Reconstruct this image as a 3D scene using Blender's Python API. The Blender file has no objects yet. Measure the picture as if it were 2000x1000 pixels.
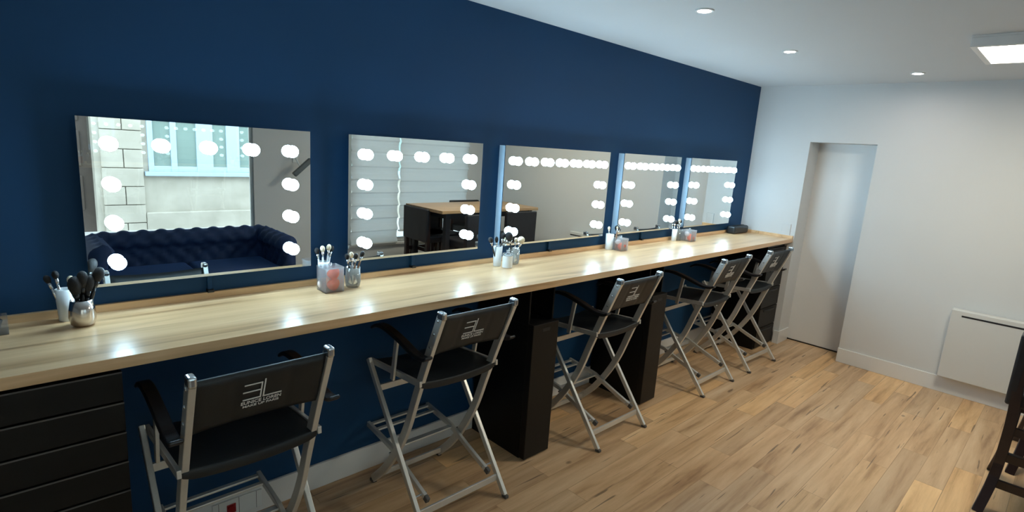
import bpy, bmesh, math, random
from mathutils import Vector, Matrix
random.seed(7)
SC = bpy.context.scene
COL = SC.collection

# ------------------------------------------------------------------ camera
YAW, PITCH, ROLL = math.radians(45.7704), math.radians(-11.2775), math.radians(3.8906)
fw = Vector((math.cos(YAW)*math.cos(PITCH), math.sin(YAW)*math.cos(PITCH), math.sin(PITCH)))
ri = fw.cross(Vector((0, 0, 1))).normalized()
up = ri.cross(fw)
R_ = math.cos(ROLL)*ri + math.sin(ROLL)*up
U_ = -math.sin(ROLL)*ri + math.cos(ROLL)*up
cd = bpy.data.cameras.new('camera')
cam = bpy.data.objects.new('camera', cd)
COL.objects.link(cam)
cam.matrix_world = Matrix(((R_.x, U_.x, -fw.x, 0), (R_.y, U_.y, -fw.y, -2.428), (R_.z, U_.z, -fw.z, 1.76), (0, 0, 0, 1)))
cd.sensor_width = 36
cd.lens = 1074.35/2000*36
cd.clip_start = 0.02
SC.camera = cam

# ------------------------------------------------------------------ world, exposure, light levels
w = bpy.data.worlds.new('world'); SC.world = w
w.use_nodes = True
w.node_tree.nodes['Background'].inputs[0].default_value = (0.72, 0.86, 1.0, 1)
w.node_tree.nodes['Background'].inputs[1].default_value = 6.8
SC.view_settings.view_transform = 'Standard'
SC.view_settings.look = 'None'
SC.view_settings.gamma = 1
SC.view_settings.exposure = 0.0
SC.view_settings.use_curve_mapping = False
SC.cycles.use_denoising = True
SC.cycles.sample_clamp_indirect = 6
SC.cycles.max_bounces = 10
SC.cycles.transparent_max_bounces = 12
SC.cycles.caustics_refractive = False
BULB = 48.0          # vanity bulbs
PANEL = 31.0          # ceiling panel
DOWN = 170.0          # recessed downlights

# ------------------------------------------------------------------ room measures
XF, HC, YB = 5.618, 2.491, -4.2          # far wall, ceiling, street front wall
XL = -2.4
CT, CD, CTH = 1.064, 0.524, 0.037        # counter top
DOOR_L, DOOR_R, DOOR_H, REC = -0.535, -1.079, 1.983, 0.263

# ------------------------------------------------------------------ materials
def nt(name):
    m = bpy.data.materials.new(name); m.use_nodes = True
    t = m.node_tree
    return m, t, t.nodes['Principled BSDF']
def setin(b, **k):
    for a, v in k.items():
        b.inputs[a.replace('_', ' ')].default_value = v
def mat(name, col, rough=.5, metal=0, noise=0.0, nscale=30, bump=0.0, bscale=200, spec=.5, coat=0):
    m, t, b = nt(name)
    b.inputs['Base Color'].default_value = (*col, 1)
    b.inputs['Roughness'].default_value = rough
    b.inputs['Metallic'].default_value = metal
    b.inputs['Specular IOR Level'].default_value = spec
    b.inputs['Coat Weight'].default_value = coat
    tc = t.nodes.new('ShaderNodeTexCoord')
    if noise:
        n = t.nodes.new('ShaderNodeTexNoise'); n.inputs['Scale'].default_value = nscale; n.inputs['Detail'].default_value = 5
        t.links.new(tc.outputs['Object'], n.inputs['Vector'])
        mx = t.nodes.new('ShaderNodeMix'); mx.data_type = 'RGBA'
        mx.inputs[6].default_value = (*[c*(1-noise) for c in col], 1)
        mx.inputs[7].default_value = (*[min(1, c*(1+noise)) for c in col], 1)
        t.links.new(n.outputs['Fac'], mx.inputs[0]); t.links.new(mx.outputs[2], b.inputs['Base Color'])
    if bump:
        n2 = t.nodes.new('ShaderNodeTexNoise'); n2.inputs['Scale'].default_value = bscale; n2.inputs['Detail'].default_value = 4
        t.links.new(tc.outputs['Object'], n2.inputs['Vector'])
        bp = t.nodes.new('ShaderNodeBump'); bp.inputs['Strength'].default_value = bump; bp.inputs['Distance'].default_value = .002
        t.links.new(n2.outputs['Fac'], bp.inputs['Height']); t.links.new(bp.outputs['Normal'], b.inputs['Normal'])
    return m
def emis(name, col, s):
    m, t, b = nt(name)
    b.inputs['Base Color'].default_value = (.9, .9, .9, 1)
    b.inputs['Emission Color'].default_value = (*col, 1)
    b.inputs['Emission Strength'].default_value = s
    return m
def thin_glass(name, tint=(1, 1, 1), rough=0.0, extra=0.0):
    m = bpy.data.materials.new(name); m.use_nodes = True
    t = m.node_tree; t.nodes.clear()
    o = t.nodes.new('ShaderNodeOutputMaterial'); mx = t.nodes.new('ShaderNodeMixShader')
    tr = t.nodes.new('ShaderNodeBsdfTransparent'); tr.inputs[0].default_value = (*tint, 1)
    gl = t.nodes.new('ShaderNodeBsdfGlossy'); gl.inputs['Roughness'].default_value = rough
    fr = t.nodes.new('ShaderNodeFresnel'); fr.inputs['IOR'].default_value = 1.5
    ad = t.nodes.new('ShaderNodeMath'); ad.operation = 'ADD'; ad.inputs[1].default_value = extra; ad.use_clamp = True
    t.links.new(fr.outputs[0], ad.inputs[0]); t.links.new(ad.outputs[0], mx.inputs[0])
    t.links.new(tr.outputs[0], mx.inputs[1]); t.links.new(gl.outputs[0], mx.inputs[2]); t.links.new(mx.outputs[0], o.inputs[0])
    return m
def ramp(t, stops):
    r = t.nodes.new('ShaderNodeValToRGB'); e = r.color_ramp.elements
    e[0].position, e[0].color = stops[0][0], (*stops[0][1], 1)
    e[1].position, e[1].color = stops[-1][0], (*stops[-1][1], 1)
    for p, c in stops[1:-1]:
        x = e.new(p); x.color = (*c, 1)
    return r
def wood(name, stops, rough, planks=None, stretch=(1.2, 16, 16), coat=0, knots=.35, bump=.1, cracks=False, distort=.6):
    m, t, b = nt(name)
    L = t.links.new
    tc = t.nodes.new('ShaderNodeTexCoord')
    mp = t.nodes.new('ShaderNodeMapping'); mp.inputs['Scale'].default_value = stretch
    L(tc.outputs['Object'], mp.inputs['Vector'])
    vec = mp.outputs['Vector']
    br = None
    if planks:
        ln, wd = planks
        br = t.nodes.new('ShaderNodeTexBrick')
        br.inputs['Scale'].default_value = 1
        br.inputs['Brick Width'].default_value = ln; br.inputs['Row Height'].default_value = wd
        br.inputs['Mortar Size'].default_value = .0016; br.inputs['Mortar Smooth'].default_value = 0
        br.inputs['Color1'].default_value = (0, 0, 0, 1); br.inputs['Color2'].default_value = (1, 1, 1, 1)
        br.inputs['Mortar'].default_value = (.5, .5, .5, 1)
        br.offset = .37
        L(tc.outputs['Object'], br.inputs['Vector'])
        sc_ = t.nodes.new('ShaderNodeVectorMath'); sc_.operation = 'SCALE'; sc_.inputs['Scale'].default_value = 37
        L(br.outputs['Color'], sc_.inputs[0])
        ad = t.nodes.new('ShaderNodeVectorMath'); ad.operation = 'ADD'
        L(vec, ad.inputs[0]); L(sc_.outputs[0], ad.inputs[1]); vec = ad.outputs[0]
    n = t.nodes.new('ShaderNodeTexNoise'); n.inputs['Scale'].default_value = 1.0; n.inputs['Detail'].default_value = 8
    n.inputs['Roughness'].default_value = .62; n.inputs['Distortion'].default_value = distort
    L(vec, n.inputs['Vector'])
    r = ramp(t, stops); L(n.outputs['Fac'], r.inputs[0])
    col = r.outputs[0]
    # darker streaks and knots
    n3 = t.nodes.new('ShaderNodeTexNoise'); n3.inputs['Scale'].default_value = .8; n3.inputs['Detail'].default_value = 3; n3.inputs['Distortion'].default_value = 1.2
    L(vec, n3.inputs['Vector'])
    r3 = ramp(t, [(.0, (.0,)*3), (.62, (0,)*3), (.72, (1,)*3)]); L(n3.outputs['Fac'], r3.inputs[0])
    mk = t.nodes.new('ShaderNodeMix'); mk.data_type = 'RGBA'; mk.blend_type = 'MULTIPLY'
    ml = t.nodes.new('ShaderNodeMath'); ml.operation = 'MULTIPLY'; ml.inputs[1].default_value = knots
    L(r3.outputs[0], ml.inputs[0]); L(ml.outputs[0], mk.inputs[0]); L(col, mk.inputs[6]); mk.inputs[7].default_value = (.35, .25, .17, 1)
    col = mk.outputs[2]
    if br:
        # per plank tone
        m1 = t.nodes.new('ShaderNodeMix'); m1.data_type = 'RGBA'; m1.blend_type = 'MULTIPLY'; m1.inputs[0].default_value = 1
        rr = ramp(t, [(0, (.80, .79, .80)), (.35, (.97, .93, .89)), (.6, (.86, .87, .90)), (.8, (1.04, 1.0, .93)), (1, (1.16, 1.08, .90))]); L(br.outputs['Color'], rr.inputs[0])
        L(col, m1.inputs[6]); L(rr.outputs[0], m1.inputs[7]); col = m1.outputs[2]
        m2 = t.nodes.new('ShaderNodeMix'); m2.data_type = 'RGBA'; m2.blend_type = 'MULTIPLY'
        L(br.outputs['Fac'], m2.inputs[0]); L(col, m2.inputs[6]); m2.inputs[7].default_value = (.72, .66, .60, 1); col = m2.outputs[2]
    if cracks:
        mp2 = t.nodes.new('ShaderNodeMapping'); mp2.inputs['Scale'].default_value = (2.2, 42, 1); L(tc.outputs['Object'], mp2.inputs['Vector'])
        n4 = t.nodes.new('ShaderNodeTexNoise'); n4.inputs['Scale'].default_value = 1; n4.inputs['Detail'].default_value = 2; n4.inputs['Distortion'].default_value = .5
        L(mp2.outputs[0], n4.inputs['Vector'])
        r4 = ramp(t, [(0, (0,)*3), (.665, (0,)*3), (.70, (1,)*3)]); L(n4.outputs['Fac'], r4.inputs[0])
        mp3 = t.nodes.new('ShaderNodeMapping'); mp3.inputs['Scale'].default_value = (1.5, 2.6, 1); L(tc.outputs['Object'], mp3.inputs['Vector'])
        vo = t.nodes.new('ShaderNodeTexVoronoi'); vo.inputs['Scale'].default_value = 1.25; L(mp3.outputs[0], vo.inputs['Vector'])
        r5 = ramp(t, [(0, (1,)*3), (.022, (.8,)*3), (.05, (0,)*3)]); L(vo.outputs['Distance'], r5.inputs[0])
        mxx = t.nodes.new('ShaderNodeMath'); mxx.operation = 'MAXIMUM'; L(r4.outputs[0], mxx.inputs[0]); L(r5.outputs[0], mxx.inputs[1])
        m5 = t.nodes.new('ShaderNodeMath'); m5.operation = 'MULTIPLY'; m5.inputs[1].default_value = .72; L(mxx.outputs[0], m5.inputs[0])
        mc = t.nodes.new('ShaderNodeMix'); mc.data_type = 'RGBA'; mc.blend_type = 'MIX'
        L(m5.outputs[0], mc.inputs[0]); L(col, mc.inputs[6]); mc.inputs[7].default_value = (.11, .065, .035, 1); col = mc.outputs[2]
    L(col, b.inputs['Base Color'])
    b.inputs['Roughness'].default_value = rough
    b.inputs['Coat Weight'].default_value = coat; b.inputs['Coat Roughness'].default_value = .2
    bp = t.nodes.new('ShaderNodeBump'); bp.inputs['Strength'].default_value = bump; bp.inputs['Distance'].default_value = .001
    L(n.outputs['Fac'], bp.inputs['Height']); L(bp.outputs['Normal'], b.inputs['Normal'])
    return m

M = {}
M['blue'] = mat('navy wall paint', (.0065, .050, .130), .6, noise=.05, nscale=3, bump=.05, bscale=300, spec=.25)
M['white'] = mat('white wall paint', (.66, .665, .66), .6, noise=.015, nscale=4, bump=.04, bscale=350, spec=.3)
M['ceil'] = mat('ceiling paint', (.60, .62, .635), .7, noise=.01, nscale=4, spec=.25)
M['trim'] = mat('white trim gloss paint', (.76, .76, .75), .35, noise=.01)
M['floor'] = wood('oak laminate floor', [(.28, (.34, .19, .09)), (.44, (.60, .385, .21)), (.6, (.73, .50, .295)), (.78, (.82, .62, .40))], .36, planks=(1.05, .135), stretch=(1.1, 13, 1), knots=.22, bump=.06, cracks=True, distort=.25)
M['oak'] = wood('oak worktop', [(.25, (.48, .28, .13)), (.42, (.68, .425, .215)), (.6, (.80, .53, .29)), (.78, (.86, .62, .36))], .3, stretch=(.9, 15, 15), coat=.2, knots=.6, bump=.05)
M['oaktable'] = wood('table oak', [(.3, (.36, .21, .10)), (.5, (.46, .29, .15)), (.75, (.55, .37, .21))], .35, stretch=(1.5, 18, 18))
M['mirror'] = mat('mirror silvering', (.86, .90, .885), .0, 1.0)
M['mirror'].node_tree.nodes['Principled BSDF'].inputs['Roughness'].default_value = 0.0
M['mbox'] = mat('mirror box edge', (.42, .55, .66), .3, 0, noise=.02)  # pale blue colour stands in for light reflected by the box sides
M['bulb'] = emis('lit globe glass', (.56, .85, 1.06), BULB)
M['panel'] = emis('lit panel diffuser', (1.0, .93, .74), PANEL)
M['down'] = emis('lit downlight', (1.0, .92, .88), DOWN)
M['alu'] = mat('satin aluminium', (.72, .71, .67), .36, .6, noise=.05, nscale=60, bump=.04, bscale=500)
M['alucap'] = mat('polished cast end', (.66, .69, .72), .22, .95, noise=.05, nscale=90)
M['leather'] = mat('black leatherette', (.009, .012, .014), .45, noise=.2, nscale=80, bump=.25, bscale=420)
M['plastic'] = mat('black plastic', (.012, .012, .014), .35, noise=.1)
M['footgrey'] = mat('grey rubber', (.09, .085, .08), .6, noise=.1)
M['blacklam'] = mat('black laminate', (.006, .006, .006), .4, noise=.15, nscale=20, spec=.2)
M['blackfront'] = mat('black drawer fronts', (.010, .009, .008), .42, noise=.15, nscale=20, spec=.2)
M['edge'] = mat('drawer edge highlight', (.09, .085, .08), .35, noise=.1)  # grey painted as the light caught on drawer top edges
M['print'] = mat('white print', (.78, .76, .74), .6)
M['darkwood'] = mat('dark stained wood', (.025, .012, .011), .35, noise=.3, nscale=25, bump=.05)
M['blackchair'] = mat('black chair upholstery', (.014, .014, .018), .45, noise=.2, nscale=50, bump=.15)
M['velvet'] = mat('navy velvet', (.005, .024, .085), .75, noise=.25, nscale=9, bump=.2)
M['velvet'].node_tree.nodes['Principled BSDF'].inputs['Sheen Weight'].default_value = .25
M['velvet'].node_tree.nodes['Principled BSDF'].inputs['Sheen Tint'].default_value = (.15, .35, .9, 1)
M['steel'] = mat('brushed steel', (.62, .58, .55), .18, 1.0, noise=.08, nscale=40)
M['whiteplastic'] = mat('white plastic', (.78, .80, .80), .35, noise=.02)
M['acrylic'] = thin_glass('clear acrylic', (.985, .99, .995), .05, .03)
def haze(m, k, col):
    t = m.node_tree; o = [n for n in t.nodes if n.type == 'OUTPUT_MATERIAL'][0]; src = o.inputs[0].links[0].from_socket
    d_ = t.nodes.new('ShaderNodeBsdfTranslucent'); d_.inputs[0].default_value = (*col, 1); mx = t.nodes.new('ShaderNodeMixShader'); mx.inputs[0].default_value = k
    t.links.new(src, mx.inputs[1]); t.links.new(d_.outputs[0], mx.inputs[2]); t.links.new(mx.outputs[0], o.inputs[0])
haze(M['acrylic'], .16, (.95, .98, 1.0))
M['glass'] = thin_glass('window glass', (.94, .97, .96), 0, .02)
M['tumbler'] = thin_glass('tumbler glass', (.96, .97, .96), .03, .06); haze(M['tumbler'], .12, (.9, .9, .85))
M['orange'] = mat('orange sponge', (.95, .11, .02), .8, noise=.15, nscale=60, bump=.4)
M['peach'] = mat('pale sponge', (.85, .72, .66), .85, noise=.1, nscale=60, bump=.4)
M['bristle'] = mat('black bristle', (.012, .01, .01), .8, noise=.3, nscale=200, bump=.5)
M['tan'] = mat('tan bristle', (.72, .6, .42), .85, noise=.15, nscale=200, bump=.5)
M['handle'] = mat('black lacquer handle', (.015, .015, .016), .2, noise=.1)
M['woodhandle'] = mat('brown wooden handle', (.25, .13, .07), .35, noise=.2, nscale=60)
M['ferrule'] = mat('silver ferrule', (.75, .75, .76), .2, 1.0, noise=.03)
M['radiator'] = mat('white radiator enamel', (.64, .635, .61), .4, noise=.01)
M['slot'] = mat('dark slot', (.01, .01, .012), .5, noise=.1)
M['red'] = mat('red plastic', (.30, .01, .015), .4, noise=.05)
M['frame'] = mat('window frame paint', (.62, .64, .62), .4, noise=.02)
M['bluegrey'] = mat('pale blue window paint', (.38, .49, .60), .45, noise=.03, nscale=10)
M['darkdoor'] = mat('dark brown door paint', (.06, .045, .035), .5, noise=.2, nscale=12)
M['pave'] = mat('grey paving', (.42, .41, .39), .8, noise=.2, nscale=8, bump=.3, bscale=60)
M['curtain'] = mat('interior curtain', (.35, .40, .36), .9, noise=.1, nscale=4)
M['greydev'] = mat('grey lamp housing', (.10, .11, .11), .4, noise=.1)
# street facade: rendered stone with block joints
def facade_mat():
    m, t, b = nt('facade stone'); L = t.links.new
    tc = t.nodes.new('ShaderNodeTexCoord')
    n = t.nodes.new('ShaderNodeTexNoise'); n.inputs['Scale'].default_value = 3; n.inputs['Detail'].default_value = 8
    L(tc.outputs['Object'], n.inputs['Vector'])
    r = ramp(t, [(.3, (.36, .33, .27)), (.7, (.47, .435, .365))]); L(n.outputs['Fac'], r.inputs[0]); L(r.outputs[0], b.inputs['Base Color'])
    b.inputs['Roughness'].default_value = .9
    return m
M['facade'] = facade_mat()
def blind_mat():
    m = bpy.data.materials.new('blind fabric'); m.use_nodes = True; t = m.node_tree; L = t.links.new
    b = t.nodes['Principled BSDF']; b.inputs['Base Color'].default_value = (.90, .92, .93, 1); b.inputs['Roughness'].default_value = .9
    tr = t.nodes.new('ShaderNodeBsdfTranslucent'); tr.inputs[0].default_value = (.96, .98, 1.0, 1)
    mx = t.nodes.new('ShaderNodeMixShader'); mx.inputs[0].default_value = .75
    n = t.nodes.new('ShaderNodeTexNoise'); n.inputs['Scale'].default_value = 250
    bp = t.nodes.new('ShaderNodeBump'); bp.inputs['Strength'].default_value = .1; L(n.outputs['Fac'], bp.inputs['Height']); L(bp.outputs['Normal'], b.inputs['Normal'])
    L(b.outputs[0], mx.inputs[1]); L(tr.outputs[0], mx.inputs[2]); L(mx.outputs[0], t.nodes['Material Output'].inputs[0])
    return m
M['blind'] = blind_mat()

# ------------------------------------------------------------------ geometry helpers
def box(bm, x0, x1, y0, y1, z0, z1):
    vs = [bm.verts.new((x, y, z)) for x in (min(x0, x1), max(x0, x1)) for y in (min(y0, y1), max(y0, y1)) for z in (min(z0, z1), max(z0, z1))]
    for f in ((0, 1, 3, 2), (4, 6, 7, 5), (0, 4, 5, 1), (2, 3, 7, 6), (0, 2, 6, 4), (1, 5, 7, 3)):
        bm.faces.new([vs[i] for i in f])
    return vs
def bar(bm, a, b, wd, hd, ref=(0, 0, 1)):
    a, b = Vector(a), Vector(b); d = (b-a).normalized()
    s = d.cross(Vector(ref))
    if s.length < 1e-4: s = d.cross(Vector((1, 0, 0)))
    s.normalize(); t = s.cross(d).normalized()
    vs = []
    for p in (a, b):
        for i, j in ((-1, -1), (1, -1), (1, 1), (-1, 1)):
            vs.append(bm.verts.new(p + s*i*wd/2 + t*j*hd/2))
    bm.faces.new(vs[3::-1]); bm.faces.new(vs[4:])
    for i in range(4):
        j = (i+1) % 4
        bm.faces.new((vs[i], vs[j], vs[4+j], vs[4+i]))
def smooth_path(pts, n=6):
    out = []
    P = [pts[0]] + list(pts) + [pts[-1]]
    for i in range(1, len(P)-2):
        p0, p1, p2, p3 = [Vector(p) for p in P[i-1:i+3]]
        for k in range(n):
            t = k/n
            out.append(.5*((2*p1) + (-p0+p2)*t + (2*p0-5*p1+4*p2-p3)*t*t + (-p0+3*p1-3*p2+p3)*t**3))
    out.append(Vector(pts[-1]))
    return out
def yzbar(bm, pts, x, wx, d):
    """flat bar following a path in the y-z plane, width wx in x, depth d in the plane (d may be a list)"""
    pts = [Vector((0, p[-2], p[-1])) for p in pts]
    rings = []
    for i, p in enumerate(pts):
        a = pts[max(0, i-1)]; b = pts[min(len(pts)-1, i+1)]
        tdir = (b-a).normalized(); nrm = Vector((0, -tdir.z, tdir.y))
        dd = d[i] if isinstance(d, (list, tuple)) else d
        r = []
        for sx, sn in ((-1, -1), (1, -1), (1, 1), (-1, 1)):
            r.append(bm.verts.new((x+sx*wx/2, p.y+nrm.y*sn*dd/2, p.z+nrm.z*sn*dd/2)))
        rings.append(r)
    bm.faces.new(rings[0][::-1]); bm.faces.new(rings[-1])
    for a, b in zip(rings, rings[1:]):
        for i in range(4):
            j = (i+1) % 4
            bm.faces.new((a[i], a[j], b[j], b[i]))
def lathe(bm, prof, c=(0, 0, 0), n=28, axis=None):
    """prof list of (r, z); closed where r=0"""
    c = Vector(c)
    q = Vector((0, 0, 1)).rotation_difference(Vector(axis)).to_matrix() if axis else Matrix.Identity(3)
    rings = []
    for r, z in prof:
        if r < 1e-6:
            rings.append([bm.verts.new(c + q @ Vector((0, 0, z)))])
        else:
            rings.append([bm.verts.new(c + q @ Vector((r*math.cos(2*math.pi*k/n), r*math.sin(2*math.pi*k/n), z))) for k in range(n)])
    for a, b in zip(rings, rings[1:]):
        for k in range(n):
            l = (k+1) % n
            if len(a) == 1 and len(b) == 1: continue
            if len(a) == 1: bm.faces.new((a[0], b[l], b[k]))
            elif len(b) == 1: bm.faces.new((a[k], a[l], b[0]))
            else: bm.faces.new((a[k], a[l], b[l], b[k]))
def tube(bm, pts, r, n=10):
    pts = [Vector(p) for p in pts]; rings = []
    prev = None
    for i, p in enumerate(pts):
        d = (pts[min(len(pts)-1, i+1)]-pts[max(0, i-1)]).normalized()
        s = d.cross(prev if prev else Vector((0, 0, 1)))
        if s.length < 1e-3: s = d.cross(Vector((1, 0, 0)))
        s.normalize(); t = s.cross(d)
        rr = r[i] if isinstance(r, (list, tuple)) else r
        rings.append([bm.verts.new(p+(s*math.cos(2*math.pi*k/n)+t*math.sin(2*math.pi*k/n))*rr) for k in range(n)])
    for a, b in zip(rings, rings[1:]):
        for k in range(n):
            bm.faces.new((a[k], a[(k+1) % n], b[(k+1) % n], b[k]))
    bm.faces.new(rings[0][::-1]); bm.faces.new(rings[-1])
def obj(name, bm, m, parent=None, bevel=0, smooth=False, seg=2, subsurf=0):
    bmesh.ops.recalc_face_normals(bm, faces=bm.faces[:])
    me = bpy.data.meshes.new(name); bm.to_mesh(me); bm.free()
    me.materials.append(M[m] if isinstance(m, str) else m)
    o = bpy.data.objects.new(name, me); COL.objects.link(o)
    if parent: o.parent = parent
    if smooth:
        for p in me.polygons: p.use_smooth = True
    if bevel:
        md = o.modifiers.new('bevel', 'BEVEL'); md.width = bevel; md.segments = seg; md.limit_method = 'ANGLE'; md.angle_limit = math.radians(35)
        md.harden_normals = False
    if subsurf:
        md = o.modifiers.new('sub', 'SUBSURF'); md.levels = subsurf; md.render_levels = subsurf
    return o
def B(): return bmesh.new()
def bx(name, m, dims, parent=None, bevel=0):
    bm = B(); box(bm, *dims); return obj(name, bm, m, parent, bevel)
def tag(o, label, cat, group=None):
    o['label'] = label; o['category'] = cat
    if group: o['group'] = group
    return o
def thing(name, label, cat, loc=(0, 0, 0), rz=0, group=None):
    o = bpy.data.objects.new(name, None); COL.objects.link(o); o.empty_display_size = .05
    o.location = loc; o.rotation_euler = (0, 0, rz)
    return tag(o, label, cat, group)
def struct(o): o['kind'] = 'structure'; return o
def copy_tree(o, parent=None):
    c = o.copy(); COL.objects.link(c); c.parent = parent
    for ch in list(o.children): copy_tree(ch, c)
    return c

# ------------------------------------------------------------------ room shell
struct(bx('floor', 'floor', (XL, XF+REC+.04, YB-.12, 0.1, -.08, 0)))
struct(bx('ceiling', 'ceil', (XL-.1, XF+.5, YB-.12, .12, HC, HC+.12)))
struct(bx('wall_back', 'blue', (XL, XF, 0, .12, 0, HC)))
bm = B()
box(bm, XF, XF+REC, DOOR_L, .12, 0, HC)
box(bm, XF, XF+REC, YB, DOOR_R, 0, HC)
box(bm, XF, XF+REC, DOOR_R, DOOR_L, DOOR_H, HC)
struct(obj('wall_far', bm, 'white'))
struct(bx('wall_left', 'white', (XL-.1, XL, YB, .12, 0, HC)))
# street front: piers and lintels round the two openings
W1 = (-.9, 2.21, .12, 2.25)      # shop window x0,x1,z0,z1
W2 = (3.37, 5.24, .36, 2.25)
bm = B()
box(bm, XL-.1, W1[0], YB-.12, YB, 0, HC)
box(bm, W1[1], W2[0], YB-.12, YB, 0, HC)
box(bm, W2[1], XF+REC, YB-.12, YB, 0, HC)
for a in (W1, W2):
    box(bm, a[0], a[1], YB-.12, YB, a[3], HC); box(bm, a[0], a[1], YB-.12, YB, 0, a[2])
struct(obj('wall_front', bm, 'white'))
struct(bx('baseboard_back', 'trim', (.262, XF, -.016, 0, 0, .131), bevel=.003))
struct(bx('baseboard_far', 'trim', (XF-.016, XF, YB, DOOR_R+.002, 0, .131), bevel=.003))
bm = B()
box(bm, XF-.016, XF, DOOR_L+.0, -.49, 0, .131)
box(bm, XF-.016, XF+REC-.03, DOOR_L-.014, DOOR_L, 0, .131)
struct(obj('baseboard_recess', bm, 'trim', bevel=.003))
struct(bx('baseboard_front', 'trim', (W1[1], XF-.016, YB, YB+.016, 0, .131), bevel=.003))
# door in the recess
d = struct(bx('door_1', 'trim', (XF+REC, XF+REC+.04, -1.32, DOOR_L+.03, .012, DOOR_H+.03), bevel=.002))
bm = B(); box(bm, XF+REC-.012, XF+REC, -1.088, -1.076, 1.2, 1.27); obj('door_handle', bm, 'steel', d, bevel=.002)
bm = B(); box(bm, XF+REC-.002, XF+REC+.04, -1.32, DOOR_L, 0, .012); struct(obj('door_gap_shade', bm, 'slot'))  # dark strip painted in as the shade of the gap below the door
# windows
def window(n, a, mull):
    x0, x1, z0, z1 = a
    bm = B(); f = .05
    box(bm, x0, x1, YB-.09, YB-.03, z0, z0+f); box(bm, x0, x1, YB-.09, YB-.03, z1-f, z1)
    box(bm, x0, x0+f, YB-.09, YB-.03, z0+f, z1-f); box(bm, x1-.02, x1, YB-.09, YB-.03, z0+f, z1-f)
    for m_ in mull: box(bm, m_-.025, m_+.025, YB-.09, YB-.03, z0+f, z1-f)
    o = struct(obj('window_%d' % n, bm, 'frame', bevel=.004))
    bm = B(); box(bm, x0+.01, x1-.01, YB-.065, YB-.057, z0+.01, z1-.01); obj('window_pane', bm, 'glass', o)
    bm = B(); box(bm, x0-.03, x1+.03, YB-.03, YB+.06, z0-.03, z0); obj('window_sill', bm, 'trim', o, bevel=.004)
window(1, W1, [])
window(2, W2, [4.06])

# ------------------------------------------------------------------ outside: pavement, facade across the street
struct(bx('pavement', 'pave', (-12, 18, -8.5, YB-.12, -.2, -.02)))
FY = -8.5
bd = thing('street_building', 'pale stone house front with light blue windows across the street', 'building', (2.5, FY, -.2))
def lb(x0, x1, y0, y1, z0, z1): return (x0-2.5, x1-2.5, y0-FY, y1-FY, z0+.2, z1+.2)
bm = B(); box(bm, *lb(-12, .2, FY-.4, FY, -.2, 6.5)); box(bm, *lb(1.28, 18, FY-.4, FY, -.2, 6.5)); box(bm, *lb(.2, 1.28, FY-.4, FY, 2.7, 6.5)); obj('facade_wall', bm, 'facade', bd)
bm = B(); box(bm, *lb(1.93, 18, FY, FY+.07, -.2, .27)); obj('plinth', bm, 'facade', bd, bevel=.02)
bm = B()
z = -.2; k = 0
while z < 6.3:
    h = .30
    xs = [1.36, 1.93] if k % 2 else [1.36, 1.66, 1.93]
    for a, b_ in zip(xs, xs[1:]): box(bm, *lb(a+.006, b_-.006, FY, FY+.05, z+.006, z+h-.006))
    z += h; k += 1
obj('stone_pier', bm, 'facade', bd, bevel=.008)
bm = B(); box(bm, *lb(.2, 1.28, FY-.3, FY-.25, -.2, 2.7)); dd = obj('street_door', bm, 'darkdoor', bd)
bm = B()
for zz in (.3, 1.0, 1.7): box(bm, *lb(.35, .68, FY-.25, FY-.22, zz, zz+.55)); box(bm, *lb(.78, 1.15, FY-.25, FY-.22, zz, zz+.55))
obj('door_panel', bm, 'darkdoor', dd, bevel=.01)
for wx in (2.0, 5.2, 8.4):
    zb = .95
    bm = B()
    W = 1.75
    for (a, b_) in ((0, .08), (.33, .42), (.72, .98), (1.2, 1.42), (1.68, 1.75)): box(bm, *lb(wx+a, wx+b_, FY-.02, FY+.04, zb, 2.9))
    for (a, b_) in ((zb, zb+.09), (1.78, 1.83), (2.8, 2.9)): box(bm, *lb(wx, wx+W, FY-.02, FY+.03, a, b_))
    box(bm, *lb(wx-.06, wx+W+.06, FY, FY+.10, zb-.07, zb))
    fr = obj('casement_window', bm, 'bluegrey', bd, bevel=.006)
    bm = B(); box(bm, *lb(wx+.04, wx+W-.04, FY+.005, FY+.012, zb, 2.88)); obj('pane', bm, mat('street window pane %d' % int(wx), (.20, .27, .24), .08, noise=.25, nscale=2), fr)

# ------------------------------------------------------------------ worktop
bm = B()
box(bm, -1.6, XF, -CD, 0, CT-CTH, CT)
wt = obj('worktop', bm, 'oak', bevel=.0015)
tag(wt, 'long light oak make-up worktop running along the navy wall', 'worktop')
bm = B(); box(bm, -1.6, XF-.018, -.018, 0, CT, CT+.027); obj('back_upstand', bm, 'oak', wt, bevel=.001)
bm = B(); box(bm, XF-.018, XF, -CD, 0, CT, CT+.027); obj('end_upstand', bm, 'oak', wt, bevel=.001)

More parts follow.
